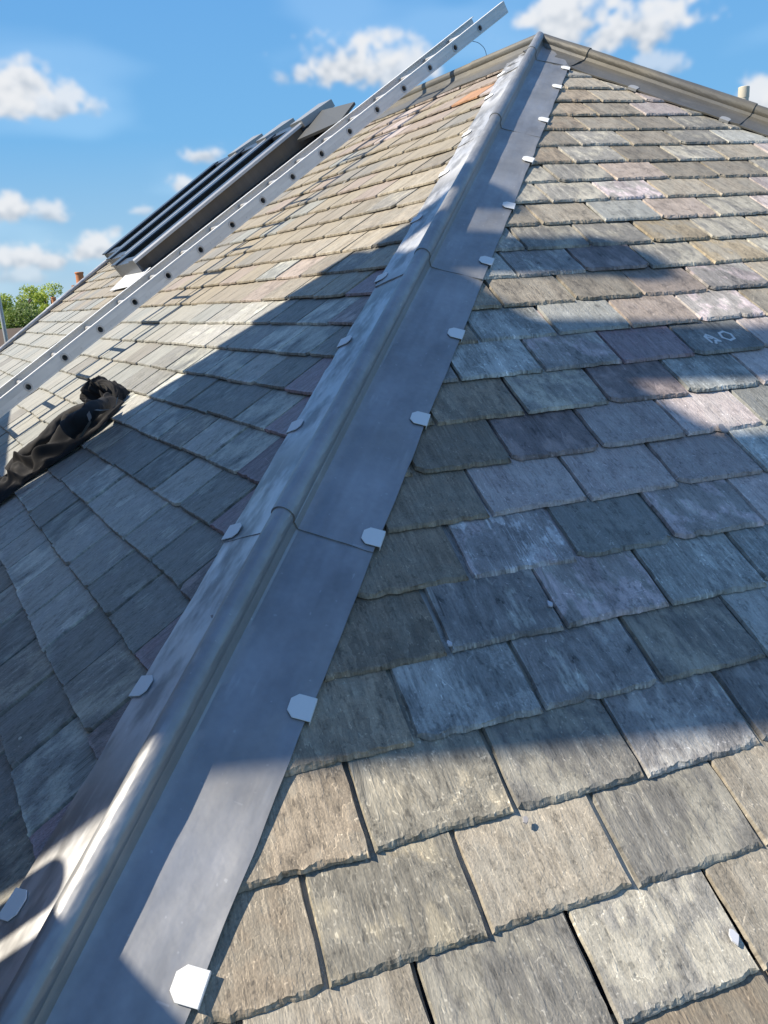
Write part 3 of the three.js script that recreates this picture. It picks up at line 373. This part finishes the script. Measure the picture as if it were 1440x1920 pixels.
// ------------------------------------------------------------------ ladder
{
  const lad = thing(new THREE.Group(), 'ladder', 'long aluminium ladder lying up the side slope past the ridge', 'ladder');
  const alu = new THREE.MeshStandardMaterial({ map: texFrom(256, 256, (x, y) => { const v = 0.68 + 0.16 * (fbm(x * 4, y * 30, 800, 4) - 0.5) + 0.1 * (fbm(x * 20, y * 20, 810, 3) - 0.5) - (vn(x * 60, y * 60, 820) > 0.95 ? 0.12 : 0); return [v, v * 1.01, v * 1.02]; }), roughness: 0.5, metalness: 0.2 });
  const n = LS.n, up = LS.d.clone().negate(), e = ridgeDir;                                     // e away from us
  const hc = 0.95 * U, v0 = 14.6 * U + 0.35 + 1.5, vTop = -8.7 * U, len = v0 - vTop, u0 = 8.1 * U, wid = 2.05 * U;
  const pitch = 1.455 * U, first = onPlane(LS, 185, 617, hc); const ph = ((first.v - vTop) % pitch);
  const base = O.clone().addScaledVector(e, u0).addScaledVector(LS.d, v0).addScaledVector(n, hc); lad.position.copy(base); const mt = new THREE.Matrix4().makeBasis(up, n, V3().crossVectors(up, n)); lad.quaternion.setFromRotationMatrix(mt);
  const zs = V3().crossVectors(up, n).dot(e) > 0 ? 1 : -1;
  const holes = []; for (let t = len - ph; t > 0.1; t -= pitch) holes.push(t);
  const dep = 0.074, oval = (r1, r2, cx) => { const p = new THREE.Path(); p.absellipse(cx, -0.003, r1, r2, 0, Math.PI * 2, true); return p; };
  for (const k of [0, 1]) {
    const sh = new THREE.Shape(); sh.moveTo(0, -dep / 2); sh.lineTo(len, -dep / 2); sh.lineTo(len, dep / 2); sh.lineTo(0, dep / 2); sh.closePath(); for (const t of holes) if (t < len - 0.03) sh.holes.push(oval(0.0150, 0.0175, t));
    const web = new THREE.ExtrudeGeometry(sh, { depth: 0.003, bevelEnabled: false, curveSegments: 8 }); const fl = new THREE.BoxGeometry(len, 0.004, 0.024); const f1 = fl.clone().translate(len / 2, dep / 2 - 0.0019, 0.0125 * (k ? -1 : 1) + 0.0015), f2 = fl.clone().translate(len / 2, -dep / 2 + 0.0019, 0.0125 * (k ? -1 : 1) + 0.0015);
    const rib = y => new THREE.BoxGeometry(len, 0.003, 0.002).translate(len / 2, y, k ? 0.0035 : -0.0008).toNonIndexed(); const g = mergeGeometries([web, f1.toNonIndexed(), f2.toNonIndexed(), rib(dep / 2 - 0.011), rib(-dep / 2 + 0.011)].map(q => { q = q.index ? q.toNonIndexed() : q; return q; })); if (zs < 0) { g.scale(1, 1, -1); const ix = []; for (let i = 0; i < g.attributes.position.count; i += 3) ix.push(i, i + 2, i + 1); g.setIndex(ix); g.computeVertexNormals(); }
    const s = mesh('stile', g, alu, lad); s.position.z = zs * k * wid;
  }
  const ring = new THREE.Shape(); ring.absellipse(0, 0, 0.0150, 0.0175, 0, Math.PI * 2); const rh = new THREE.Path(); rh.absellipse(0, 0, 0.0130, 0.0155, 0, Math.PI * 2, true); ring.holes.push(rh);
  const col = new THREE.Shape(); col.absellipse(0, 0, 0.0215, 0.0245, 0, Math.PI * 2); const ch = new THREE.Path(); ch.absellipse(0, 0, 0.0148, 0.0172, 0, Math.PI * 2, true); col.holes.push(ch);
  const tube = new THREE.ExtrudeGeometry(ring, { depth: wid, bevelEnabled: false, curveSegments: 8 }), collar = new THREE.ExtrudeGeometry(col, { depth: 0.002, bevelEnabled: false, curveSegments: 10 }); const c2 = collar.clone().translate(0, 0, -0.003);
  const rungG = mergeGeometries([tube, c2]); if (zs < 0) { rungG.scale(1, 1, -1); const ix = []; for (let i = 0; i < rungG.attributes.position.count; i += 3) ix.push(i, i + 2, i + 1); rungG.setIndex(ix); rungG.computeVertexNormals(); }
  const rm = std([0.5, 0.5, 0.51], 0.42, 0.6); for (const t of holes) if (t < len - 0.03) { const r = mesh('rung', rungG, rm, lad); r.position.set(t, -0.003, 0); }
  const cv = new THREE.CatmullRomCurve3([V3(len - 0.36, -dep / 2, 0), V3(len - 0.33, -dep / 2 - 0.03, -zs * 0.01), V3(len - 0.31, -dep / 2 - 0.08, -zs * 0.015), V3(len - 0.325, -dep / 2 - 0.13, -zs * 0.02)]); mesh('tie_wire', new THREE.TubeGeometry(cv, 12, 0.0018, 5), std([0.05, 0.07, 0.12], 0.6), lad);
}

// ------------------------------------------------------------------ black hooded jacket on the side slope
{
  const j = thing(new THREE.Group(), 'jacket', 'crumpled black hooded jacket lying on the side slope below the ladder', 'jacket');
  const cloth = new THREE.MeshPhysicalMaterial({ color: new THREE.Color().setRGB(0.014, 0.014, 0.016), roughness: 0.85, sheen: 0.25, sheenRoughness: 0.6, sheenColor: new THREE.Color().setRGB(0.16, 0.15, 0.14), side: THREE.DoubleSide, bumpMap: bumpTex[1], bumpScale: 0.001 });
  const liningHighlight = std([0.20, 0.19, 0.175], 0.9, 0, { side: THREE.DoubleSide });  // pale lining strips, also painting sun highlights on the black cloth
  const spinePx = [[222, 742], [205, 752], [180, 778], [148, 808], [112, 838], [70, 868], [35, 893], [0, 922], [-40, 950]];
  const spine = spinePx.map(([x, y]) => onPlane(LS, x, y, 0.03).P), cv = new THREE.CatmullRomCurve3(spine);
  const lump = (a, b, N, M, wid, hgt, seed, fold) => { const pos = [], uv = [], idx = []; for (let i = 0; i <= N; i++) { const t = i / N, s = lerp(a, b, t), p = cv.getPoint(s), tg = cv.getTangent(s), cr = V3().crossVectors(tg, LS.n).normalize(); const w = wid(t) * (1 + 0.25 * (fbm(t * 6, 2, seed, 3) - 0.5)), hh = hgt(t); for (let k = 0; k <= M; k++) { const q = k / M, th = Math.PI * q; const wa = fbm(t * 4, q * 2.5, seed + 20, 3), wb = fbm(t * 3 + 9, q * 2, seed + 25, 3); const f = 1 + fold * Math.sin(th) * (0.26 * Math.sin(q * 15 + t * 11 + wa * 12) + 0.22 * Math.sin(q * 8 - t * 24 + wb * 14) + 0.13 * Math.sin(q * 31 + t * 33 + wa * 22 + wb * 9) + 0.7 * (wa - 0.5)); const l = Math.cos(th) * w * (0.92 + 0.16 * fbm(t * 10, q * 6, seed + 9, 2)); pos.push(...p.clone().addScaledVector(cr, l).addScaledVector(LS.n, Math.sin(th) * hh * f - 0.02).toArray()); uv.push(t * 4, q * 2); } } for (let i = 0; i < N; i++) for (let k = 0; k < M; k++) { const A = i * (M + 1) + k; idx.push(A, A + 1, A + M + 1, A + 1, A + M + 2, A + M + 1); } return geoFrom(pos, idx, uv); };
  mesh('body', lump(0.12, 1, 200, 90, t => 0.075 + 0.05 * Math.sin(Math.min(1, t * 1.4 + 0.25) * Math.PI), t => 0.034 * Math.sin(Math.min(1, 0.25 + t) * Math.PI * 0.8) + 0.022, 3, 2.1), cloth, j);
  // hood: a slumped bag of cloth with a dark mouth
  { const c0 = onPlane(LS, 205, 752, 0.02).P, toCam = camera.position.clone().sub(c0).normalize(); const mouth = toCam.clone().addScaledVector(LS.d, 0.55).addScaledVector(LS.n, -0.15).normalize(); const bx = V3().crossVectors(LS.n, mouth).normalize(), bz = V3().crossVectors(bx, LS.n).normalize(); const pos = [], uv = [], idx = [], N = 90, M = 60;
    for (let i = 0; i <= N; i++) for (let k = 0; k <= M; k++) { const a = i / N * Math.PI * 2, b = -0.25 + k / M * (Math.PI / 2 + 0.25); const dir = bx.clone().multiplyScalar(Math.cos(a) * Math.cos(b)).addScaledVector(bz, Math.sin(a) * Math.cos(b)).addScaledVector(LS.n, Math.sin(b)); const f = fbm(Math.cos(a) * 2.2 + 5, Math.sin(a) * 2.2 + b * 1.7, 77, 4) - 0.5, rd = 1 - Math.abs(2 * fbm(Math.cos(a) * 3 + b * 2, Math.sin(a) * 3, 78, 3) - 1); const md = dir.dot(mouth.clone().addScaledVector(LS.n, 0.35).normalize()); const cav = sst(0.70, 0.84, md + f * 0.25); const R = 0.088 * (1 + f * 0.55 + 0.13 * Math.sin(a * 5 + b * 4 + f * 9)) * (1 - 0.72 * cav); pos.push(...c0.clone().addScaledVector(dir, R).addScaledVector(LS.n, R * Math.sin(b) * 0.12).toArray()); uv.push(i / N * 3, k / M); }
    for (let i = 0; i < N; i++) for (let k = 0; k < M; k++) { const A = i * (M + 1) + k; idx.push(A, A + M + 1, A + 1, A + 1, A + M + 1, A + M + 2); } mesh('hood', geoFrom(pos, idx, uv), cloth, j); }
  // sleeve with an open cuff
  const sl = (pts, r0, r1, seed, nm) => { const c = new THREE.CatmullRomCurve3(pts.map(([x, y, h]) => onPlane(LS, x, y, h).P)); const N = 40, M = 24, fr = c.computeFrenetFrames(N), pos = [], uv = [], idx = []; for (let i = 0; i <= N; i++) { const p = c.getPoint(i / N); for (let k = 0; k <= M; k++) { const a = k / M * Math.PI * 2, r = lerp(r0, r1, i / N) * (1 + 0.5 * (fbm(i * 0.22, k * 0.3, seed, 3) - 0.5)); pos.push(...p.clone().addScaledVector(fr.normals[i], Math.cos(a) * r).addScaledVector(fr.binormals[i], Math.sin(a) * r).toArray()); uv.push(i / N * 2, k / M); } } for (let i = 0; i < N; i++) for (let k = 0; k < M; k++) { const A = i * (M + 1) + k; idx.push(A, A + 1, A + M + 1, A + 1, A + M + 2, A + M + 1); } mesh(nm, geoFrom(pos, idx, uv), cloth, j); };
  sl([[195, 757, 0.07], [165, 775, 0.11], [128, 806, 0.10]], 0.028, 0.042, 12, 'sleeve');
  sl([[165, 762, 0.07], [120, 785, 0.07], [85, 822, 0.06], [50, 850, 0.05], [20, 885, 0.03]], 0.022, 0.03, 15, 'sleeve');
  const strip = (pts, w, nm) => { const c = new THREE.CatmullRomCurve3(pts.map(([x, y, h]) => onPlane(LS, x, y, h).P)); const pos = [], idx = [], N = 30; for (let i = 0; i <= N; i++) { const p = c.getPoint(i / N), tg = c.getTangent(i / N), s = V3().crossVectors(tg, LS.n).normalize(); pos.push(...p.clone().addScaledVector(s, w).toArray(), ...p.clone().addScaledVector(s, -w).addScaledVector(LS.n, 0.006).toArray()); } for (let i = 0; i < N; i++) idx.push(2 * i, 2 * i + 1, 2 * i + 2, 2 * i + 1, 2 * i + 3, 2 * i + 2); mesh(nm, geoFrom(pos, idx), liningHighlight, j); };
  strip([[222, 745, 0.10], [215, 765, 0.115], [196, 770, 0.11], [170, 768, 0.10]], 0.006, 'liningHighlight'); strip([[166, 775, 0.12], [170, 790, 0.11], [160, 808, 0.08], [152, 822, 0.05]], 0.009, 'liningHighlight'); strip([[200, 792, 0.07], [193, 800, 0.06]], 0.010, 'liningHighlight');
}

// ------------------------------------------------------------------ small loose bits on the slates
{
  const chipM = [std([0.5, 0.52, 0.58], 0.7), std([0.3, 0.29, 0.3], 0.75), std([0.55, 0.52, 0.47], 0.8)];
  const chip = (sl, px, py, size, m, label, seed, h = 0.008) => { const r = rng(seed), pts = []; const n = 7; for (let i = 0; i < n; i++) { const a = i / n * Math.PI * 2; pts.push([Math.cos(a) * size * (0.35 + 0.4 * r()), Math.sin(a) * size * (0.6 + 0.6 * r())]); } const q = onPlane(sl, px, py, h); const o = mesh('slate_chip', slateGeometry(pts, 0.003, seed, size * 2, false, null, 0.3), chipM[m]); thing(o, 'slate_chip', label, 'slate chip'); basisMesh(o, q.P.clone().addScaledVector(sl.n, 0.004), sl.e, sl.d.clone().negate(), sl.n); };
  chip(RS, 842, 1208, 0.010, 0, 'pale blue slate flake at the corner of a dark blue slate', 3); chip(RS, 1030, 1133, 0.010, 0, 'pale flake in the joint beside a slate with lilac patches', 4); chip(RS, 1376, 1757, 0.013, 0, 'pale lilac flake on a tan slate near the eaves', 5); chip(RS, 985, 1538, 0.010, 1, 'small grey flake below the joint at the edge of the shadow', 6); chip(RS, 1355, 805, 0.022, 1, 'dark slate flake lying on a lilac slate', 7); chip(LS, 38, 1386, 0.006, 2, 'white chip on a dark slate of the side slope', 8); chip(LS, 645, 344, 0.014, 2, 'white flake on the side slope below the ladder shadow', 9);
}

// ------------------------------------------------------------------ vent pipe behind the other hip
{
  const h = APEX.clone().addScaledVector(HIP2, 7.0 * U); const d = ray(1393, 200); const horiz = h.clone().sub(camera.position); const dist = Math.hypot(horiz.x, horiz.z) + 0.75; const dh = Math.hypot(d.x, d.z); const P = camera.position.clone().addScaledVector(d, dist / dh); const top = camera.position.y + ray(1394, 163).y / Math.hypot(ray(1394, 163).x, ray(1394, 163).z) * dist;
  const b = P.y - 0.7, g = new THREE.LatheGeometry([[0.026, 0], [0.029, 0], [0.029, top - b - 0.06], [0.031, top - b - 0.058], [0.031, top - b - 0.003], [0.029, top - b], [0.025, top - b], [0.025, top - b - 0.3]].map(p => new THREE.Vector2(...p)), 24);
  const o = mesh('vent_pipe', g, std([0.62, 0.58, 0.48], 0.5)); thing(o, 'vent_pipe', 'cream plastic vent pipe standing behind the weathered hip', 'pipe'); o.position.set(P.x, b, P.z);
}

// ------------------------------------------------------------------ chimney beside the house; its shadow and that of its pots fall on both slopes
const clay = std([0.34, 0.14, 0.075], 0.85), brickM = new THREE.MeshStandardMaterial({ map: texFrom(128, 128, (x, y) => { const v = 1 + 0.5 * (fbm(x * 8, y * 8, 900, 4) - 0.5); return [0.3 * v, 0.15 * v, 0.1 * v]; }), roughness: 0.92 });
function potGeometry(r, h) { return new THREE.LatheGeometry([[r * 0.80, 0], [r * 1.12, 0], [r * 1.12, h * 0.07], [r, h * 0.1], [r * 0.90, h * 0.84], [r * 1.05, h * 0.88], [r * 1.05, h * 0.96], [r * 0.95, h], [r * 0.74, h], [r * 0.72, h * 0.2]].map(p => new THREE.Vector2(...p)), 28); }
{
  const nb = thing(new THREE.Group(), 'neighbouring_house', 'brick house close beside the eaves with a wide chimney and five clay pots', 'house'); const X = -27 * U, top = 18.7 * U + Y0, z0 = -0.35 * U, z1 = 12.62 * U, dp = 2.4 * U; nb.position.set(X, 0, 0);
  const wallTop = 3.2 * U + Y0, zA = -12 * U, zB = 34 * U; const wl = mesh('wall', new THREE.BoxGeometry(0.3, wallTop, zB - zA), brickM, nb); wl.position.set(dp / 2 - 0.18, wallTop / 2, (zA + zB) / 2);
  const rf = mesh('roof', new THREE.BoxGeometry(3.4, 0.12, zB - zA), std([0.16, 0.15, 0.14], 0.9), nb); rf.rotation.z = -0.5; rf.position.set(-1.6, wallTop + 0.62, (zA + zB) / 2);
  const back = mesh('wall', new THREE.BoxGeometry(0.3, wallTop + 1.2, zB - zA), brickM, nb); back.position.set(-3.0, (wallTop + 1.2) / 2, (zA + zB) / 2);
  const st = mesh('chimney_stack', new THREE.BoxGeometry(dp, top - wallTop + 0.6, z1 - z0), brickM, nb); st.position.set(0, (top + wallTop - 0.6) / 2, (z0 + z1) / 2); const half_ = (top - wallTop + 0.6) / 2;
  const fl = mesh('flaunching', new THREE.BoxGeometry(dp - 0.1, 0.07, z1 - z0 - 0.1), std([0.3, 0.29, 0.27], 0.95), st); fl.position.y = half_ + 0.034;
  for (const [z, w, t] of [[1.2, 1.5, 23.9], [3.5, 1.45, 24.7], [6.35, 1.65, 26.5], [9.1, 1.7, 26.2], [11.7, 1.6, 26.4]]) { const h = t * U + Y0 - top - 0.07; const p = mesh('chimney_pot', potGeometry(w / 2 * U, h), clay, st); p.position.set(0, half_ + 0.07, z * U - (z0 + z1) / 2); }
}
// ------------------------------------------------------------------ scaffold platform added out of view to carry the shadow casters
{
  const wood = std([0.3, 0.23, 0.14], 0.85), galv = std([0.4, 0.41, 0.42], 0.5, 0.5); const py = EAVE_Y - 0.12; const edge = at(LS, hipInL[0] * 0 , vEaveL); 
  const sc = thing(new THREE.Group(), 'added_scaffold_platform', 'boarded scaffold platform added along the eaves to carry the shadow casters', 'scaffold'); const ex = LS.e.clone(), oz = V3(out.x, 0, out.z); const c = at(LS, -1.0 * U, vEaveL); c.y = py; sc.position.copy(c); sc.quaternion.setFromRotationMatrix(new THREE.Matrix4().makeBasis(oz, V3(0, 1, 0), V3().crossVectors(oz, V3(0, 1, 0))));
  for (let i = 0; i < 3; i++) { const o = mesh('scaffold_board', new THREE.BoxGeometry(0.22, 0.038, 3.9), wood, sc); o.position.set(0.16 + i * 0.23, 0, 0); }
  for (const x of [0.1, 0.78]) for (const z of [-1.7, 1.7]) { const o = mesh('standard', new THREE.CylinderGeometry(0.024, 0.024, py + (x > 0.5 ? 1.0 : -0.06), 14), galv, sc); o.position.set(x, ((x > 0.5 ? 1.0 : -0.06) - py) / 2, z); }
  const gr = mesh('guard_rail', new THREE.CylinderGeometry(0.024, 0.024, 3.9, 14), galv, sc); gr.rotation.x = Math.PI / 2; gr.position.set(0.83, 0.95, 0);
  // added shadow casters shaped as membrane roll and board, sunward of the hip foot
  const place = (sl, px, py2) => { const P = onPlane(sl, px, py2, 0.01).P; const need = 0.34; let t = 0; for (; t < 4; t += 0.01) { const Q = P.clone().addScaledVector(S, t); if (Q.clone().sub(c).dot(oz) > need) break; } return P.clone().addScaledVector(S, t); };
  const A = place(LS, 88, 1660); const rollH = A.y - py - 0.019; const roll = mesh('added_membrane_roll', new THREE.CylinderGeometry(0.05, 0.05, rollH, 28), std([0.22, 0.23, 0.25], 0.7)); thing(roll, 'added_membrane_roll', 'added shadow caster, a grey roll of roofing membrane on the scaffold boards', 'added membrane roll'); roll.position.set(A.x, py + 0.019 + rollH / 2, A.z);
  const B = place(RS, 240, 1800); const bh = B.y - py - 0.019; const bw = 0.75; const sh = new THREE.Shape(); const r = 0.06; sh.moveTo(0, 0); sh.lineTo(bw, 0); sh.lineTo(bw, bh - r); sh.quadraticCurveTo(bw, bh, bw - r, bh); sh.lineTo(r, bh); sh.quadraticCurveTo(0, bh, 0, bh - r); sh.closePath(); const bg = new THREE.ExtrudeGeometry(sh, { depth: 0.018, bevelEnabled: false });
  const board = mesh('added_plywood_board', bg, std([0.42, 0.31, 0.18], 0.8)); thing(board, 'added_plywood_board', 'added shadow caster, a plywood board on edge on the scaffold boards', 'board'); const C0 = place(LS, 72, 1750); board.position.set(C0.x, py + 0.019, C0.z); const bx = LS.e.clone(); board.quaternion.setFromRotationMatrix(new THREE.Matrix4().makeBasis(bx, V3(0, 1, 0), V3().crossVectors(bx, V3(0, 1, 0))));
}

// ------------------------------------------------------------------ ground and what stands far behind
structure('ground', new THREE.CircleGeometry(600, 48).rotateX(-Math.PI / 2), new THREE.MeshStandardMaterial({ map: (() => { const t = texFrom(256, 256, (x, y) => { const a = fbm(x * 8, y * 8, 950, 5); const g = sst(0.45, 0.6, a); return [lerp(0.12, 0.06, g), lerp(0.11, 0.1, g), lerp(0.09, 0.035, g)]; }); t.repeat.set(40, 40); return t; })(), roughness: 1 }));
const where = (px, py, dist) => { const d = ray(px, py); return camera.position.clone().addScaledVector(d, dist / Math.hypot(d.x, d.z)); };
function farHouse(px, eaveY, ridgeY, dist, w, dp, turn, label, potPx, roofC) {
  const P = where(px, 600, dist), g = thing(new THREE.Group(), 'distant_house', label, 'house', 'houses beyond the roof'); g.position.set(P.x, 0, P.z); g.rotation.y = turn;
  const wm = std([0.3, 0.17, 0.12], 0.9), wl = mesh('wall', new THREE.BoxGeometry(w, eaveY, dp), wm, g); wl.position.y = eaveY / 2;
  const sh = new THREE.Shape(); sh.moveTo(-dp / 2 - 0.3, eaveY - 0.1); sh.lineTo(dp / 2 + 0.3, eaveY - 0.1); sh.lineTo(0, ridgeY); sh.closePath(); const r = mesh('roof', new THREE.ExtrudeGeometry(sh, { depth: w + 0.4, bevelEnabled: false }), std(roofC, 0.9), g); r.rotation.y = Math.PI / 2; r.position.x = -w / 2 - 0.2;
  const gt = mesh('gutter', new THREE.BoxGeometry(w + 0.4, 0.12, 0.12), std([0.7, 0.7, 0.68], 0.5), g); gt.position.set(0, eaveY - 0.08, dp / 2 + 0.36);
  for (const x of [-w * 0.25, w * 0.25]) { const wi = mesh('window', new THREE.BoxGeometry(1.1, 1.2, 0.1), std([0.75, 0.75, 0.74], 0.5), g); wi.position.set(x, eaveY - 1.3, dp / 2 + 0.01); const pn = mesh('pane', new THREE.BoxGeometry(0.9, 1.0, 0.04), std([0.04, 0.05, 0.06], 0.15), wi); pn.position.z = 0.04; }
  if (potPx) { const [qx, topY, botY, wpx] = potPx; const T = where(qx, topY, dist), B = where(qx, botY, dist); const loc = g.worldToLocal(T.clone()); g.updateMatrixWorld(true); const l2 = T.clone().applyMatrix4(g.matrixWorld.clone().invert()); const rad = wpx / F_PX * dist / 2; const st = mesh('chimney', new THREE.BoxGeometry(rad * 4, B.y - eaveY, rad * 3.2), wm, g); st.position.set(l2.x, (B.y + eaveY) / 2, l2.z); const p = mesh('chimney_pot', potGeometry(rad, T.y - B.y), std([0.5, 0.2, 0.09], 0.85), st); p.position.y = (B.y - eaveY) / 2; }
  return g;
}
farHouse(150, 4.9, 5.9, 34, 6, 6, 0.2, 'distant house whose tall orange chimney pot shows above the dark hip', [148, 510, 534, 14], [0.1, 0.075, 0.06]);
farHouse(104, 4.6, 5.5, 42, 6, 6, 0.35, 'distant house with a small orange chimney pot in front of the trees', [100, 557, 575, 8], [0.1, 0.075, 0.06]);
farHouse(-40, 4.7, 5.25, 30, 7, 5, -0.12, 'low house with a brown roof and white gutter beside the pale pole', null, [0.13, 0.105, 0.08]);
{ const T = where(-6, 540, 11), B = where(15, 655, 11); const dir = T.clone().sub(B).normalize(); const base = B.clone().addScaledVector(dir, -B.y / dir.y); const L = T.distanceTo(base); const o = mesh('scaffold_pole', new THREE.CylinderGeometry(0.024, 0.024, L, 14), std([0.55, 0.56, 0.57], 0.4, 0.5)); thing(o, 'scaffold_pole', 'pale leaning metal pole beyond the distant hip', 'pole'); o.position.copy(base).addScaledVector(dir, L / 2); o.quaternion.setFromUnitVectors(V3(0, 1, 0), dir); }
function tree(px, topPy, dist, rad, seed, label, c1, c2) {
  const T = where(px, topPy, dist), g = thing(new THREE.Group(), 'tree', label, 'tree', 'trees beyond the roof'); g.position.set(T.x, 0, T.z); const r = rng(seed), H = T.y, cy = H - rad * 1.05; const bark = std([0.12, 0.09, 0.065], 0.95);
  const parts = [new THREE.CylinderGeometry(0.1, 0.28, H * 0.75, 9).translate(0, H * 0.375, 0).toNonIndexed()]; for (let i = 0; i < 14; i++) { const a = r() * 6.28, h = H * (0.4 + 0.35 * r()), l = rad * (0.3 + 0.35 * r()); const cvv = new THREE.CatmullRomCurve3([V3(0, h, 0), V3(Math.cos(a) * l * 0.5, h + l * 0.45, Math.sin(a) * l * 0.5), V3(Math.cos(a) * l, h + l * 1.0, Math.sin(a) * l)]); parts.push(new THREE.TubeGeometry(cvv, 6, 0.05, 5).toNonIndexed()); }
  mesh('trunk', mergeGeometries(parts), bark, g);
  const clumps = []; for (let i = 0; i < 46; i++) { const a = r() * 6.28, b = Math.acos(2 * r() - 1), q = Math.cbrt(r()) * 0.92; clumps.push([V3(Math.sin(b) * Math.cos(a) * q * rad, cy + Math.cos(b) * q * rad * 1.05, Math.sin(b) * Math.sin(a) * q * rad), rad * (0.16 + 0.16 * r())]); }
  const pos = [], col = [], idx = []; for (const [c, cr] of clumps) { const tone = r(); for (let i = 0; i < 260; i++) { const dv = V3(r() - 0.5, r() - 0.5, r() - 0.5).normalize(), p = c.clone().addScaledVector(dv, cr * Math.pow(r(), 0.4)); const s = 0.05 + 0.06 * r(); const x = V3(r() - 0.5, r() - 0.5, r() - 0.5).normalize(), y = V3().crossVectors(x, V3(r() - 0.5, r(), r() - 0.5).normalize()).normalize(); const k = pos.length / 3; for (const [a, b] of [[-1, 0], [0, -0.55], [1, 0], [0, 0.55]]) { pos.push(...p.clone().addScaledVector(x, a * s).addScaledVector(y, b * s).toArray()); const f = 1.05 + 0.5 * r(); col.push(lerp(c1[0], c2[0], tone) * f, lerp(c1[1], c2[1], tone) * f, lerp(c1[2], c2[2], tone) * f); } idx.push(k, k + 1, k + 2, k, k + 2, k + 3); } }
  mesh('crown', geoFrom(pos, idx, null, col), new THREE.MeshPhysicalMaterial({ vertexColors: true, roughness: 0.85, side: THREE.DoubleSide, transmission: 0.45, thickness: 0 }), g);
}
tree(86, 520, 62, 2.3, 5, 'bright spring green round tree behind the small chimney pot', [0.36, 0.42, 0.05], [0.25, 0.32, 0.05]);
tree(12, 538, 58, 2.1, 6, 'yellow-green tree beside the pale pole', [0.32, 0.38, 0.05], [0.2, 0.27, 0.045]);
tree(46, 566, 56, 2.0, 7, 'darker green tree between the two bright trees', [0.17, 0.24, 0.045], [0.11, 0.17, 0.035]);
tree(-60, 540, 60, 2.2, 8, 'broad green tree at the end of the row of trees', [0.3, 0.36, 0.05], [0.18, 0.25, 0.04]);
tree(128, 585, 70, 2.2, 9, 'low green tree half hidden by the dark hip', [0.26, 0.33, 0.05], [0.16, 0.23, 0.04]);

renderer.render(scene, camera);
